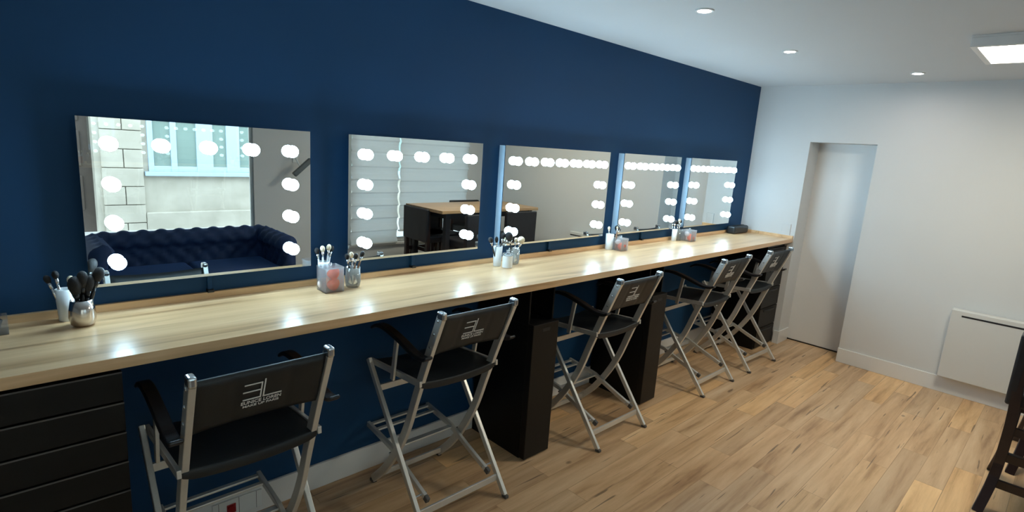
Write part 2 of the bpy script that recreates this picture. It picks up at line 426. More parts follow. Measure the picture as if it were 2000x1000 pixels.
# ------------------------------------------------------------------ vanity mirrors
ZT, ZB, MD = 1.763, 1.168, .055
def mirror(x0, x1, cols, label, inset=.002):
    cx = (x0+x1)/2; w2 = (x1-x0)/2
    t = thing('vanity_mirror', label, 'mirror', (cx, 0, ZB), 0, 'lit vanity mirrors on the navy wall')
    h = ZT-ZB
    bm = B(); box(bm, -w2+inset, w2-inset, -MD+.005, 0, inset, h-inset); obj('mirror_box', bm, 'mbox', t)
    bm = B(); box(bm, -w2, w2, -MD, -MD+.005, 0, h); obj('mirror_glass', bm, 'mirror', t)
    def bulb(lx, lz):
        bm = B()
        prof = []
        for k in range(13):
            a = math.pi*k/12
            prof.append((.0255*math.sin(a) if 0 < k < 12 else 0, -.0255*math.cos(a)))
        lathe(bm, prof, (lx, -MD-.0225, lz), 20, (0, -1, 0))
        obj('light_bulb', bm, 'bulb', t, smooth=True)
    xa, xb = -w2+.086, w2-.088
    zr = [.507, .367, .229, .087]
    for k in range(cols): bulb(xa+(xb-xa)*k/(cols-1), zr[0])
    for zz in zr[1:]: bulb(xa, zz); bulb(xb, zz)
    return t
mirror(.239, 1.043, 5, 'nearest bulb-lit mirror, farthest left, reflecting the navy sofa and the street', .06)
mirror(1.223, 2.029, 5, 'second bulb-lit mirror from the left, reflecting the white blinds and high table', .06)
mirror(2.201, 3.208, 7, 'middle of the five bulb-lit mirrors, with seven bulbs along its top')
mirror(3.38, 4.181, 5, 'bulb-lit mirror between the middle one and the farthest one')
mirror(4.35, 5.207, 5, 'farthest bulb-lit mirror, next to the white end wall')
# cable covers below the mirrors
for x, lab in ((.636, 'navy cable cover below the nearest mirror'), (1.618, 'navy cable cover below the second mirror from the left'),
               (2.69, 'navy cable cover below the middle mirror'), (3.78, 'navy cable cover below the fourth mirror, behind the clear sponge box')):
    t = thing('cable_cover', lab, 'cable cover', (x, 0, CT+.027), 0, 'cable covers under the mirrors')
    bm = B(); box(bm, -.009, .009, -.016, 0, 0, ZB-CT-.027); obj('channel', bm, 'blue', t, bevel=.002)
    bm = B(); box(bm, -.012, .012, -.030, 0, 0, .012); obj('cable_exit', bm, 'plastic', t, bevel=.002)

# ------------------------------------------------------------------ ceiling lights
for (x, y, lab) in ((2.694, -.922, 'recessed round downlight nearest the camera, above the middle mirrors'),
                    (3.909, -.892, 'recessed round downlight in the middle of the ceiling row'),
                    (5.102, -1.372, 'recessed round downlight farthest away, in front of the end wall')):
    t = thing('ceiling_downlight', lab, 'ceiling light', (x, y, HC), 0, 'recessed downlights')
    bm = B(); lathe(bm, [(.034, -.001), (.034, -.006), (.045, -.006), (.047, 0), (.034, 0)], n=32); obj('trim_ring', bm, 'trim', t, smooth=False)
    bm = B(); lathe(bm, [(0, 0), (.034, 0), (.034, -.003), (0, -.003)], n=32); obj('lamp_disc', bm, 'down', t)
t = thing('ceiling_panel_light', 'square white surface-mounted ceiling panel light at the right edge', 'ceiling light', (4.14, -2.15, HC))
bm = B()
h = .31; s = .28
box(bm, -h, h, -h, h, -.012, 0)
for a in ((-h, -s, -h, h), (s, h, -h, h), (-s, s, -h, -s), (-s, s, s, h)): box(bm, *a, -.06, -.012)
obj('panel_housing', bm, 'trim', t, bevel=.002)
bm = B(); box(bm, -s, s, -s, s, -.058, -.05); obj('panel_diffuser', bm, 'panel', t)

# ------------------------------------------------------------------ cabinets under the worktop
t = thing('drawer_cabinet', 'wide black drawer cabinet under the left end of the worktop', 'cabinet', (-.17, -.25, 0))
bm = B(); box(bm, -.42, .42, -.225, .248, .1, 1.02); box(bm, -.41, .41, -.2, .24, 0, .1); obj('cabinet_body', bm, 'blacklam', t)
z = 1.012
while z > .15:
    bm = B(); box(bm, -.42, .425, -.25, -.228, z-.098, z-.004)
    dr = obj('drawer', bm, 'blackfront', t, bevel=.002)
    bm = B(); box(bm, -.42, .425, -.2515, -.2485, z-.0082, z-.0035); obj('drawer_edge_highlight', bm, 'edge', dr)  # thin lighter strip, a highlight put into the colour of the top edge
    z -= .1
def column(x0, x1, label):
    cx = (x0+x1)/2; w2 = (x1-x0)/2
    t = thing('waste_cabinet', label, 'cabinet', (cx, -.25, 0), 0, 'narrow black cabinets under the worktop')
    bm = B()
    box(bm, -w2, w2, -.19, .232, .0, .80)
    box(bm, -w2, -w2+.012, -.19, .232, .80, CT-CTH); box(bm, w2-.012, w2, -.19, .232, .80, CT-CTH); box(bm, -w2+.012, w2-.012, .1, .232, .80, CT-CTH)
    obj('cabinet_body', bm, 'blacklam', t, bevel=.0015)
    bm = B(); box(bm, -w2-.002, w2+.002, -.235, -.191, .008, .812); dr = obj('cabinet_door', bm, 'blackfront', t, bevel=.004)
    bm = B(); box(bm, -.03, .03, -.237, -.2345, .765, .785); obj('finger_pull', bm, 'slot', dr, bevel=.001)
    return t
column(2.095, 2.297, 'narrow black cabinet between the second and third chairs from the left')
column(3.27, 3.455, 'narrow black cabinet just right of the third chair')
t = thing('drawer_cabinet', 'black five-drawer cabinet under the far end of the worktop by the door', 'cabinet', (5.40, -.25, 0))
bm = B(); box(bm, -.2, .2, -.215, .232, .0, CT-CTH-.02); obj('cabinet_body', bm, 'blacklam', t)
for k in range(5):
    z0 = .02+k*.195
    bm = B(); box(bm, -.2, .2, -.235, -.216, z0, z0+.188); dr = obj('drawer', bm, 'blackfront', t, bevel=.002)
    bm = B(); tube(bm, smooth_path([(-.12, -.236, z0+.16), (-.06, -.252, z0+.165), (.06, -.252, z0+.165), (.12, -.236, z0+.16)], 4), .006, 8); obj('drawer_handle', bm, 'slot', dr, smooth=True)

# ------------------------------------------------------------------ make-up director chairs
def text_mesh(s, size):
    c = bpy.data.curves.new('txt', 'FONT'); c.body = s; c.size = size; c.align_x = 'CENTER'; c.extrude = .0004; c.offset = .0003
    o = bpy.data.objects.new('txt', c); COL.objects.link(o)
    bpy.context.view_layer.update()
    dg = bpy.context.evaluated_depsgraph_get()
    me = bpy.data.meshes.new_from_object(o.evaluated_get(dg))
    bpy.data.objects.remove(o); bpy.data.curves.remove(c)
    return me
POST = [(0, 1.05), (.10, .80), (.17, .61), (.235, .43), (.32, .27), (.42, .13), (.53, .018)]
def make_chair():
    t = thing('makeup_chair', 'x', 'chair')
    for s in (-1, 1):
        pp = smooth_path([(0, a, b) for a, b in POST], 5)
        bm = B(); yzbar(bm, pp, s*.207, .022, .040)
        po = obj('back_post', bm, 'alu', t, bevel=.003)
        bm = B(); box(bm, s*.207-.0125, s*.207+.0125, -.020, .024, 1.028, 1.064)
        cp = obj('end_cap', bm, 'alucap', po, bevel=.008, seg=3)
        cp.matrix_parent_inverse = Matrix.Identity(4)
        bm = B()
        for zz in (1.02, .955, .89):
            yy = (1.05-zz)*.4
            lathe(bm, [(0, 0), (.006, 0), (.005, .003), (0, .004)], (s*.218, yy, zz), 12, (s, 0, 0))
        obj('rivet', bm, 'alucap', po, smooth=True)
        bm = B(); box(bm, s*.207-.012, s*.207+.012, .512, .548, 0, .016); obj('foot_cap', bm, 'footgrey', po, bevel=.003)
        bm = B(); yzbar(bm, [(0, .008, .012), (0, .53, .69)], s*.245, .020, .028)
        lg = obj('leg', bm, 'alu', t, bevel=.003)
        bm = B(); box(bm, s*.245-.011, s*.245+.011, -.012, .020, 0, .016); obj('foot_cap', bm, 'footgrey', lg, bevel=.003)
        bm = B(); yzbar(bm, [(0, .11, .702), (0, .54, .672)], s*.2255, .014, .028); obj('seat_rail', bm, 'alu', t, bevel=.002)
        bm = B(); yzbar(bm, [(0, .315, .655), (0, .285, .868)], s*.243, .012, .026); obj('arm_post', bm, 'alu', t, bevel=.002)
        path = smooth_path([(0, .03, .858), (0, .06, .842), (0, .13, .842), (0, .25, .872), (0, .36, .892), (0, .44, .888), (0, .49, .862)], 4)
        n = len(path)
        bm = B(); yzbar(bm, path, s*.244, .040, [.012+.012*math.sin(math.pi*min(1, max(0, i/(n-1)))) for i in range(n)])
        obj('armrest', bm, 'plastic', t, bevel=.006, seg=3)
        pa = smooth_path([(0, .09, .135), (0, .26, .195), (0, .375, .240), (0, .42, .252), (0, .63, .278)], 3)
        bm = B(); yzbar(bm, pa, s*.186, .018, .028)
        fa = obj('footrest_arm', bm, 'alu', t, bevel=.003)
        bm = B(); yzbar(bm, [(0, .075, .128), (0, .10, .139)], s*.186, .019, .029); obj('end_plug', bm, 'footgrey', fa, bevel=.003)
        bm = B(); tube(bm, [(s*.17, .115, .145), (s*.25, .115, .145)], .005, 8); obj('hinge_pin', bm, 'alucap', fa)
        bm = B(); tube(bm, [(s*.195, .375, .235), (s*.213, .375, .235)], .006, 8); obj('hinge_pin', bm, 'alucap', fa)
    # cross members
    bm = B(); bar(bm, (-.236, .072, .085), (.236, .072, .085), .012, .034); obj('rear_crossbar', bm, 'alu', t, bevel=.002)
    bm = B(); bar(bm, (-.236, .437, .568), (.236, .437, .568), .012, .032); obj('under_seat_crossbar', bm, 'alu', t, bevel=.002)
    bm = B(); bar(bm, (-.198, .50, .05), (.198, .50, .05), .012, .03); obj('front_crossbar', bm, 'alu', t, bevel=.002)
    bm = B()
    bar(bm, (-.18, .40, .242), (.18, .40, .242), .030, .010)
    bar(bm, (-.18, .56, .270), (.18, .56, .270), .022, .010); bar(bm, (-.18, .615, .277), (.18, .615, .277), .022, .010)
    obj('footrest', bm, 'alu', t, bevel=.002)
    # seat: sagging leatherette sling with rolled edges
    bm = B(); nx, ny = 14, 10; g = [[], []]
    for l in (0, 1):
        for i in range(nx+1):
            row = []
            for j in range(ny+1):
                u = i/nx*2-1; v = j/ny
                x = .219*u; y = .115+.425*v
                edge = min(1, (1-abs(u))*6)
                sag = .016*(1-u*u)
                zc = .708-.03*v - sag + .004*math.sin(v*math.pi)
                th = .028 + .010*(1 if j in (0, 1, ny-1, ny) else 0)*edge
                row.append(bm.verts.new((x, y, zc + (0 if l == 0 else -th))))
            g[l].append(row)
    for i in range(nx):
        for j in range(ny):
            bm.faces.new((g[0][i][j], g[0][i+1][j], g[0][i+1][j+1], g[0][i][j+1]))
            bm.faces.new((g[1][i][j], g[1][i][j+1], g[1][i+1][j+1], g[1][i+1][j]))
    for i in range(nx):
        bm.faces.new((g[0][i][0], g[1][i][0], g[1][i+1][0], g[0][i+1][0])); bm.faces.new((g[0][i][ny], g[0][i+1][ny], g[1][i+1][ny], g[1][i][ny]))
    for j in range(ny):
        bm.faces.new((g[0][0][j], g[0][0][j+1], g[1][0][j+1], g[1][0][j])); bm.faces.new((g[0][nx][j], g[1][nx][j], g[1][nx][j+1], g[0][nx][j+1]))
    obj('seat', bm, 'leather', t, smooth=True, bevel=.006, seg=2)
    # backrest: padded panel in three fields
    O = Vector((0, .044, .94)); u = Vector((0, -.371, .9285)); nrm = Vector((0, -.9285, -.371))
    bm = B(); nx, nz = 36, 12; g = [[], []]
    for l in (0, 1):
        for i in range(nx+1):
            row = []
            for j in range(nz+1):
                a = i/nx*2-1; b = j/nz*2-1
                seam = min(abs(abs(a)-.42), .06)/.06
                puff = .012*math.sqrt(max(0, 1-b**4))*(.45+.55*math.sqrt(seam))*min(1, (1-abs(a))*8+.3)
                # gentle sag between the posts and concave top edge
                bow = -.010*(1-a*a)
                hz = .1075*b - .010*(1-a*a)*max(0, b)
                p = O + Vector((.197*a, 0, 0)) + u*hz + nrm*(bow + (puff+.004 if l == 0 else -(puff*.8+.004)))
                row.append(bm.verts.new(p))
            g[l].append(row)
    for i in range(nx):
        for j in range(nz):
            bm.faces.new((g[0][i][j], g[0][i+1][j], g[0][i+1][j+1], g[0][i][j+1])); bm.faces.new((g[1][i][j], g[1][i][j+1], g[1][i+1][j+1], g[1][i+1][j]))
    for i in range(nx):
        bm.faces.new((g[0][i][0], g[1][i][0], g[1][i+1][0], g[0][i+1][0])); bm.faces.new((g[0][i][nz], g[0][i+1][nz], g[1][i+1][nz], g[1][i][nz]))
    for j in range(nz):
        bm.faces.new((g[0][0][j], g[0][0][j+1], g[1][0][j+1], g[1][0][j])); bm.faces.new((g[0][nx][j], g[1][nx][j], g[1][nx][j+1], g[0][nx][j+1]))
    bk = obj('backrest', bm, 'leather', t, smooth=True)
    # emblem and lettering on the rear face
    def P3(a, b, off=.0085): return O + Vector((a, 0, 0)) + u*b + nrm*off
    bm = B()
    def stroke(a0, b0, a1, b1, wd=.0042): bar(bm, P3(a0, b0), P3(a1, b1), wd, .0016, nrm)
    # strokes: nrm as reference keeps them flat on the leather
    top, midy, bot = .052, .022, -.010
    stroke(-.058, top, -.004, top); stroke(-.060, midy, -.006, midy); stroke(-.058, bot, -.004, bot)
    stroke(-.005, top+.002, -.005, bot-.002); stroke(.004, top+.012, .004, bot-.002); stroke(.004, bot, .062, bot)
    obj('emblem', bm, 'print', bk)
    for s_, size, off in (('EUNICE LOREN', .0185, -.030), ('MAKE UP PARIS', .0125, -.0435)):
        me = text_mesh(s_, size)
        xs_ = [v.co.x for v in me.vertices]; sx = (.124 if off > -.04 else .112)/(max(xs_)-min(xs_))
        for v in me.vertices:
            v.co = P3(v.co.x*sx, off+v.co.y, .009+v.co.z)
        me.materials.append(M['print'])
        o = bpy.data.objects.new('lettering', me); COL.objects.link(o); o.parent = bk
    return t
proto = make_chair()
spots = [(.5835, -.772, .010, 'nearest chair, black back with white emblem turned to the camera, left of the others'),
         (1.5455, -.662, 0, 'second make-up chair from the left, beside the first narrow black cabinet'),
         (2.775, -.686, 0, 'third make-up chair from the left, between the two narrow black cabinets'),
         (4.034, -.700, 0, 'fourth make-up chair from the left, just right of the second narrow cabinet'),
         (4.83, -.716, -.03, 'farthest make-up chair, in front of the drawer cabinet near the door')]
for i, (x, y, rz, lab) in enumerate(spots):
    o = proto if i == 0 else copy_tree(proto)
    o.location = (x, y, 0); o.rotation_euler = (0, 0, rz)
    tag(o, lab, 'chair', 'folding make-up chairs along the worktop')

# ------------------------------------------------------------------ things on the worktop
def cup(name, label, cat, loc, prof, m, n=32):
    bm = B(); lathe(bm, prof, n=n); o = obj(name, bm, m, smooth=True); o.location = loc
    return tag(o, label, cat)
def straight_cup(r0, r1, h, th=.0025):
    return [(0, 0), (r0-.002, 0), (r0, .002), (r1, h), (r1-th, h), (r0-th, .005), (0, .005)]
def brush(loc, lean, az, length, label, group, hm='handle', bmx='bristle', br=.013, bl=.035, hr=.004, flat=False, fm='ferrule'):
    """loc = lower end of the handle"""
    t = thing('makeup_brush', label, 'make-up brush', loc, az, group)
    t.rotation_euler = (0, lean, az)
    hl = length-bl-.022
    bm = B(); lathe(bm, [(0, 0), (hr*.6, .001), (hr*.8, hl*.2), (hr*1.25, hl*.8), (hr, hl), (0, hl)], n=10); obj('handle', bm, hm, t, smooth=True)
    bm = B(); lathe(bm, [(0, hl-.001), (hr*1.1, hl-.001), (br*.62, hl+.022), (0, hl+.022)], n=12); obj('ferrule', bm, fm, t, smooth=True)
    bm = B(); z0 = hl+.022
    prof = [(0, z0), (br*.6, z0), (br*.95, z0+bl*.35), (br, z0+bl*.6), (br*.75, z0+bl*.85), (br*.35, z0+bl*.97), (0, z0+bl)]
    lathe(bm, prof, n=14)
    if flat:
        for v in bm.verts: v.co.y *= .4
    obj('bristles', bm, bmx, t, smooth=True)
    return t
Z = CT
# group 1
cup('brush_cup', 'tall white brush cup at the left end of the worktop, behind the steel tumbler', 'cup', (.168, -.062, Z), straight_cup(.021, .026, .113), 'whiteplastic')
cup('steel_tumbler', 'rounded brushed-steel tumbler holding black brushes at the left', 'tumbler', (.205, -.145, Z),
    [(0, 0), (.026, 0), (.034, .008), (.0385, .03), (.037, .055), (.031, .090), (.0295, .090), (.0355, .055), (.037, .03), (.032, .01), (0, .005)], 'steel', 40)
G = 'black brushes in the steel tumbler'; Lb = 'black make-up brush standing in the steel tumbler at the left'
for (dx, dy, le, az, ln, br, bl) in ((-.006, .004, -.06, 0.3, .165, .020, .062), (.002, .0, .05, 0.6, .180, .017, .058), (.004, .006, .30, .1, .195, .017, .05), (-.002, -.006, .16, 1.2, .165, .016, .05), (.0, .006, .16, 2.2, .155, .015, .05), (.004, .0, .16, .2, .165, .015, .055)):
    brush((.205+dx, -.145+dy, Z+.008), le, az, ln, Lb, G, br=br, bl=bl, fm='handle', hr=.0055)
G = 'brushes in the white cup at the left'; Lb = 'silver-tipped make-up brush leaning in the tall white cup at the left'
for (le, az, ln, bmx) in ((-.28, .1, .165, 'bristle'), (-.14, .5, .175, 'bristle'), (.15, .2, .15, 'tan')):
    brush((.168, -.062, Z+.008), le, az, ln, Lb, G, hm='ferrule', bmx=bmx, br=.010, bl=.028)
def clear_box(name, label, cx, cy, w_, h_, lid=True):
    t = thing(name, label, 'box', (cx, cy, Z))
    bm = B(); a = w_/2; th = .0025
    box(bm, -a, a, -a, a, 0, th)
    box(bm, -a, -a+th, -a, a, th, h_); box(bm, a-th, a, -a, a, th, h_); box(bm, -a+th, a-th, -a, -a+th, th, h_); box(bm, -a+th, a-th, a-th, a, th, h_)
    obj('box_body', bm, 'acrylic', t)
    if lid:
        bm = B(); box(bm, -a-.001, a+.001, -a-.001, a+.001, h_, h_+.006); l = obj('lid', bm, 'acrylic', t)
        bm = B(); lathe(bm, [(0, 0), (.005, 0), (.009, .009), (.006, .014), (0, .015)], (0, 0, h_+.006), 14); obj('knob', bm, 'acrylic', l, smooth=True)
    return t
def sponge(loc, r, m, label, group):
    bm = B()
    bmesh.ops.create_icosphere(bm, subdivisions=3, radius=r)
    for v in bm.verts:
        k = 1+.25*(v.co.z/r)
        v.co = Vector((v.co.x/k, v.co.y/k, v.co.z*1.18))
    o = obj('makeup_sponge', bm, m, smooth=True); o.location = loc
    o.rotation_euler = (random.uniform(.6, 1.4), random.uniform(-.5, .5), random.uniform(0, 3))
    return tag(o, label, 'sponge', group)
clear_box('clear_jar', 'clear acrylic box cut by the left edge of the photo', -.025, -.095, .085, .05, False)
bm = B(); bmesh.ops.create_icosphere(bm, subdivisions=3, radius=.026)
for v in bm.verts: v.co *= 1+.12*math.sin(v.co.x*300)*math.sin(v.co.z*260)
o = obj('hair_scrunchie', bm, 'bristle', smooth=True); o.location = (-.022, -.095, Z+.031); tag(o, 'black bundle inside the clear box at the left edge', 'hair tie')
# group 2
clear_box('sponge_box', 'clear lidded box of orange sponges left of the ribbed glass, by the second mirror', 1.098, -.135, .088, .108)
G = 'sponges in the nearest clear box'
sponge((1.108, -.148, Z+.031), .025, 'orange', 'orange sponge at the bottom of the nearest clear box', G)
sponge((1.110, -.144, Z+.080), .025, 'orange', 'orange sponge on top in the nearest clear box', G)
sponge((1.078, -.115, Z+.034), .026, 'peach', 'pale sponge in the nearest clear box', G)
cup('glass_tumbler', 'clear glass tumbler of brushes just right of the nearest sponge box', 'glass', (1.212, -.128, Z), [(0, 0), (.026, 0), (.032, .006), (.036, .03), (.034, .095), (.0325, .095), (.0335, .03), (.029, .010), (0, .008)], 'tumbler')
cup('brush_cup', 'tall white brush cup hidden behind the nearest sponge box', 'cup', (1.105, -.052, Z), straight_cup(.022, .026, .118), 'whiteplastic')
G = 'brushes in the glass tumbler by the second mirror'; Lb = 'small brush standing in the glass tumbler by the second mirror'
for (le, az, ln, bmx, hm) in ((-.22, .0, .155, 'bristle', 'handle'), (-.08, .4, .16, 'tan', 'ferrule'), (.12, .2, .15, 'bristle', 'woodhandle'), (.30, -.1, .165, 'bristle', 'woodhandle'), (.18, 1.3, .15, 'bristle', 'handle')):
    brush((1.212, -.128, Z+.01), le, az, ln, Lb, G, hm=hm, bmx=bmx, br=.010, bl=.028)
G = 'brushes in the white cup behind the sponge box'; Lb = 'pale-handled brush in the white cup behind the nearest sponge box'
for (le, az, ln, bmx) in ((-.20, .0, .18, 'bristle'), (-.05, .5, .185, 'tan'), (.15, .1, .19, 'tan'), (.28, .3, .185, 'bristle'), (.05, 2, .17, 'bristle')):
    brush((1.105, -.052, Z+.008), le, az, ln, Lb, G, hm='whiteplastic', bmx=bmx, br=.011, bl=.03)
# group 3
cup('brush_cup', 'tall white brush cup beside the small lidded jar, below the middle mirror', 'cup', (2.148, -.100, Z), straight_cup(.023, .027, .118), 'whiteplastic')
t = thing('cotton_jar', 'small white jar with a clear knobbed lid in front of the middle mirror', 'jar', (2.172, -.162, Z))
bm = B(); lathe(bm, [(0, 0), (.027, 0), (.03, .003), (.03, .072), (0, .072)], n=28); obj('jar_body', bm, 'whiteplastic', t, smooth=False)
bm = B(); lathe(bm, [(0, .072), (.031, .072), (.031, .084), (.01, .088), (.008, .094), (.012, .102), (0, .106)], n=28); obj('lid', bm, 'acrylic', t, smooth=True)
cup('glass_tumbler', 'clear glass tumbler of brushes right of the small white jar', 'glass', (2.272, -.108, Z), [(0, 0), (.026, 0), (.032, .006), (.036, .03), (.034, .095), (.0325, .095), (.0335, .03), (.029, .010), (0, .008)], 'tumbler')
G = 'brushes in the glass tumbler by the middle mirror'
for (le, az, ln, bmx, hm, br, bl, lab) in ((-.32, .1, .20, 'bristle', 'handle', .024, .055, 'large black powder brush in the glass tumbler by the middle mirror'),
        (.36, -.1, .165, 'tan', 'whiteplastic', .022, .045, 'round beige brush leaning right in the glass tumbler by the middle mirror'),
        (.10, .3, .15, 'tan', 'ferrule', .009, .028, 'slim beige-tipped brush in the glass tumbler by the middle mirror')):
    brush((2.272, -.108, Z+.01), le, az, ln, lab, G, hm=hm, bmx=bmx, br=br, bl=bl)
G = 'black brushes in the white cup by the middle mirror'; Lb = 'black brush spreading out of the white cup by the middle mirror'
for (le, az, ln, br) in ((-.42, .1, .185, .014), (-.15, .3, .17, .010), (.25, .2, .19, .015), (.12, 1.5, .165, .010)):
    brush((2.148, -.100, Z+.008), le, az, ln, Lb, G, br=br, bl=.035)
# group 4
cup('brush_cup', 'white brush cup left of the clear sponge box by the fourth mirror', 'cup', (3.290, -.060, Z), straight_cup(.027, .030, .115), 'whiteplastic')
clear_box('sponge_box', 'clear box with an orange sponge below the gap before the fourth mirror', 3.345, -.120, .082, .085)
sponge((3.350, -.132, Z+.031), .026, 'orange', 'orange sponge in the clear box by the fourth mirror', None)
sponge((3.330, -.108, Z+.062), .018, 'peach', 'pale sponge in the clear box by the fourth mirror', None)
cup('glass_tumbler', 'glass tumbler behind the clear sponge box by the fourth mirror', 'glass', (3.40, -.052, Z), straight_cup(.028, .033, .095), 'tumbler')
brush((3.318, -.098, Z+.0), .0, .0, .175, 'brown wooden brush upright between white cup and clear box by the fourth mirror', None, hm='woodhandle', bmx='tan', br=.007, bl=.02, hr=.005)
G = 'brushes behind the sponge box by the fourth mirror'; Lb = 'dark brush in the glass tumbler by the fourth mirror'
for (le, az, ln, br) in ((-.12, .1, .165, .020), (.18, .3, .15, .012), (.05, 1.6, .15, .012)):
    brush((3.40, -.052, Z+.008), le, az, ln, Lb, G, br=br, bl=.04)
brush((3.290, -.060, Z+.008), -.15, .1, .165, 'pale brush leaning left in the white cup by the fourth mirror', None, hm='ferrule', bmx='tan', br=.010, bl=.028)
# group 5
cup('glass_tumbler', 'glass tumbler holding brushes by the farthest mirror', 'glass', (4.262, -.062, Z), straight_cup(.028, .033, .095), 'tumbler')
cup('brush_cup', 'slim white cup left of the farthest sponge box', 'cup', (4.200, -.062, Z), straight_cup(.020, .023, .10), 'whiteplastic')
clear_box('sponge_box', 'farthest clear sponge box, below the last mirror', 4.345, -.120, .090, .09)
sponge((4.352, -.130, Z+.032), .028, 'orange', 'orange sponge in the farthest clear box', None)
sponge((4.325, -.110, Z+.062), .02, 'peach', 'pale sponge in the farthest clear box', None)
G = 'brushes by the farthest mirror'; Lb = 'small brush standing in the glass tumbler by the farthest mirror'
for (le, az, ln, bmx) in ((-.3, .1, .17, 'bristle'), (-.08, .3, .18, 'tan'), (.15, .2, .17, 'bristle'), (.3, 1.0, .16, 'tan')):
    brush((4.262, -.062, Z+.008), le, az, ln, Lb, G, hm='ferrule', bmx=bmx, br=.012, bl=.03)
brush((4.200, -.062, Z+.008), -.10, .1, .175, 'black-tipped brush in the slim white cup by the farthest mirror', None, hm='ferrule', br=.015, bl=.035)
# pouch at the far end
t = thing('makeup_pouch', 'black zipped pouch in the far corner of the worktop', 'pouch', (5.38, -.075, Z))
bm = B(); box(bm, -.15, .16, -.045, .045, 0, .075); obj('pouch_body', bm, 'leather', t, bevel=.02, seg=4)
bm = B(); box(bm, -.12, .13, -.003, .003, .074, .078); obj('zip', bm, 'slot', t)

# ------------------------------------------------------------------ sockets, radiator
t = thing('socket_plate', 'white socket plate with red round insert, low on the skirting behind the nearest chair', 'socket', (.715, -.016, .075))
bm = B(); box(bm, -.11, .10, -.010, 0, -.042, .042); obj('plate', bm, 'whiteplastic', t, bevel=.002)
bm = B()
for a in (-.085, .0, .075): box(bm, a-.0008, a+.0008, -.0108, -.0095, -.042, .042)
obj('plate_joint', bm, 'slot', t)
bm = B(); box(bm, -.052, -.014, -.014, -.010, -.022, .022); rp = obj('red_insert', bm, 'red', t, bevel=.004); rp['label'] = 'dark red socket insert'
bm = B(); lathe(bm, [(0, 0), (.0165, 0), (.0165, .006), (0, .006)], (-.033, -.014, 0), 20, (0, -1, 0)); obj('round_plug', bm, 'red', rp)
t = thing('wall_socket', 'white double wall socket above the worktop end on the white wall', 'socket', (XF, -.45, 1.125))
bm = B(); box(bm, -.009, 0, -.04, .04, -.04, .075); obj('plate', bm, 'white', t, bevel=.003)
bm = B(); lathe(bm, [(0, 0), (.02, 0), (.02, .001), (0, .001)], (-.009, 0, -.0), 18, (-1, 0, 0)); lathe(bm, [(0, 0), (.02, 0), (.02, .001), (0, .001)], (-.009, 0, .045), 18, (-1, 0, 0)); obj('socket_face', bm, 'white', t)
t = thing('wall_radiator', 'flat white electric radiator low on the end wall', 'radiator', (XF, -2.065, .15))
bm = B(); box(bm, -.095, -.02, -.235, .235, 0, .57); obj('heater_panel', bm, 'radiator', t, bevel=.008, seg=3)
bm = B(); box(bm, -.0965, -.09, -.225, .165, .520, .533); obj('air_slot', bm, 'slot', t)
bm = B(); box(bm, -.02, 0, -.2, .2, .05, .5); obj('wall_bracket', bm, 'radiator', t)

# ------------------------------------------------------------------ high table and black high chairs
t = thing('high_table', 'high table with oak top and black legs, seen in the second mirror', 'table', (4.435, -2.97, 0))
bm = B(); box(bm, -.77, .77, -.37, .37, .965, 1.0); obj('tabletop', bm, 'oaktable', t, bevel=.003)
bm = B()
for a in (-1, 1):
    bar(bm, (a*.66, -.31, .93), (a*.66, .31, .93), .03, .06); bar(bm, (-.66, a*.31, .93), (.66, a*.31, .93), .03, .06)
obj('table_apron', bm, 'blackchair', t)
for a in (-1, 1):
    for b_ in (-1, 1):
        bm = B(); box(bm, a*.66-.03, a*.66+.03, b_*.31-.03, b_*.31+.03, 0, .962); obj('leg', bm, 'blackchair', t, bevel=.003)
def high_chair(label, loc, rz):
    # local: rear posts at y=0, front toward +y (towards the table)
    t = thing('high_chair', label, 'chair', loc, rz, 'black high chairs at the high table')
    for s in (-1, 1):
        bm = B(); pts = [(0, .0, .97), (0, .0, .75), (0, .01, .5), (0, .0, .2), (0, -.03, 0.0)]
        yzbar(bm, smooth_path(pts, 4), s*.218, .046, .046)
        for v in bm.verts:
            if v.co.z < .25: v.co.x += s*.09*((.25-v.co.z)/.25)**1.3
        obj('rear_leg', bm, 'darkwood', t, bevel=.003)
        bm = B(); yzbar(bm, [(0, .43, .60), (0, .45, 0)], s*.215, .036, .038)
        obj('front_leg', bm, 'darkwood', t, bevel=.003)
        for zz in (.46, .309, .151):
            bm = B(); bar(bm, (s*.222, .01, zz), (s*.215, .44, zz), .022, .046); obj('side_rung', bm, 'darkwood', t, bevel=.002)
    bm = B(); bar(bm, (-.21, .44, .30), (.21, .44, .30), .016, .034); obj('front_rung', bm, 'darkwood', t)
    bm = B(); box(bm, -.225, .225, .0, .47, .585, .67); obj('seat', bm, 'blackchair', t, bevel=.02, seg=3)
    bm = B()
    vs = box(bm, -.240, .240, -.035, .012, .60, .985)
    for v in bm.verts:
        if v.co.z > .9: v.co.x *= 1.02
    obj('backrest', bm, 'blackchair', t, bevel=.012, seg=3)
    return t
high_chair('black high chair with dark rungs, cut by the right edge of the photo', (4.045, -2.35, 0), math.pi)
high_chair('black high chair with its back to the middle mirror, nearest the end wall', (4.715, -2.42, 0), math.pi+.03)
high_chair('black high chair at the left end of the high table in the mirror', (3.665, -3.09, 0), -math.pi/2)

high_chair('black high chair on the window side of the high table, beside its left end', (4.02, -3.41, 0), .0)
high_chair('black high chair on the window side of the high table, towards the end wall', (4.80, -3.62, 0), .02)

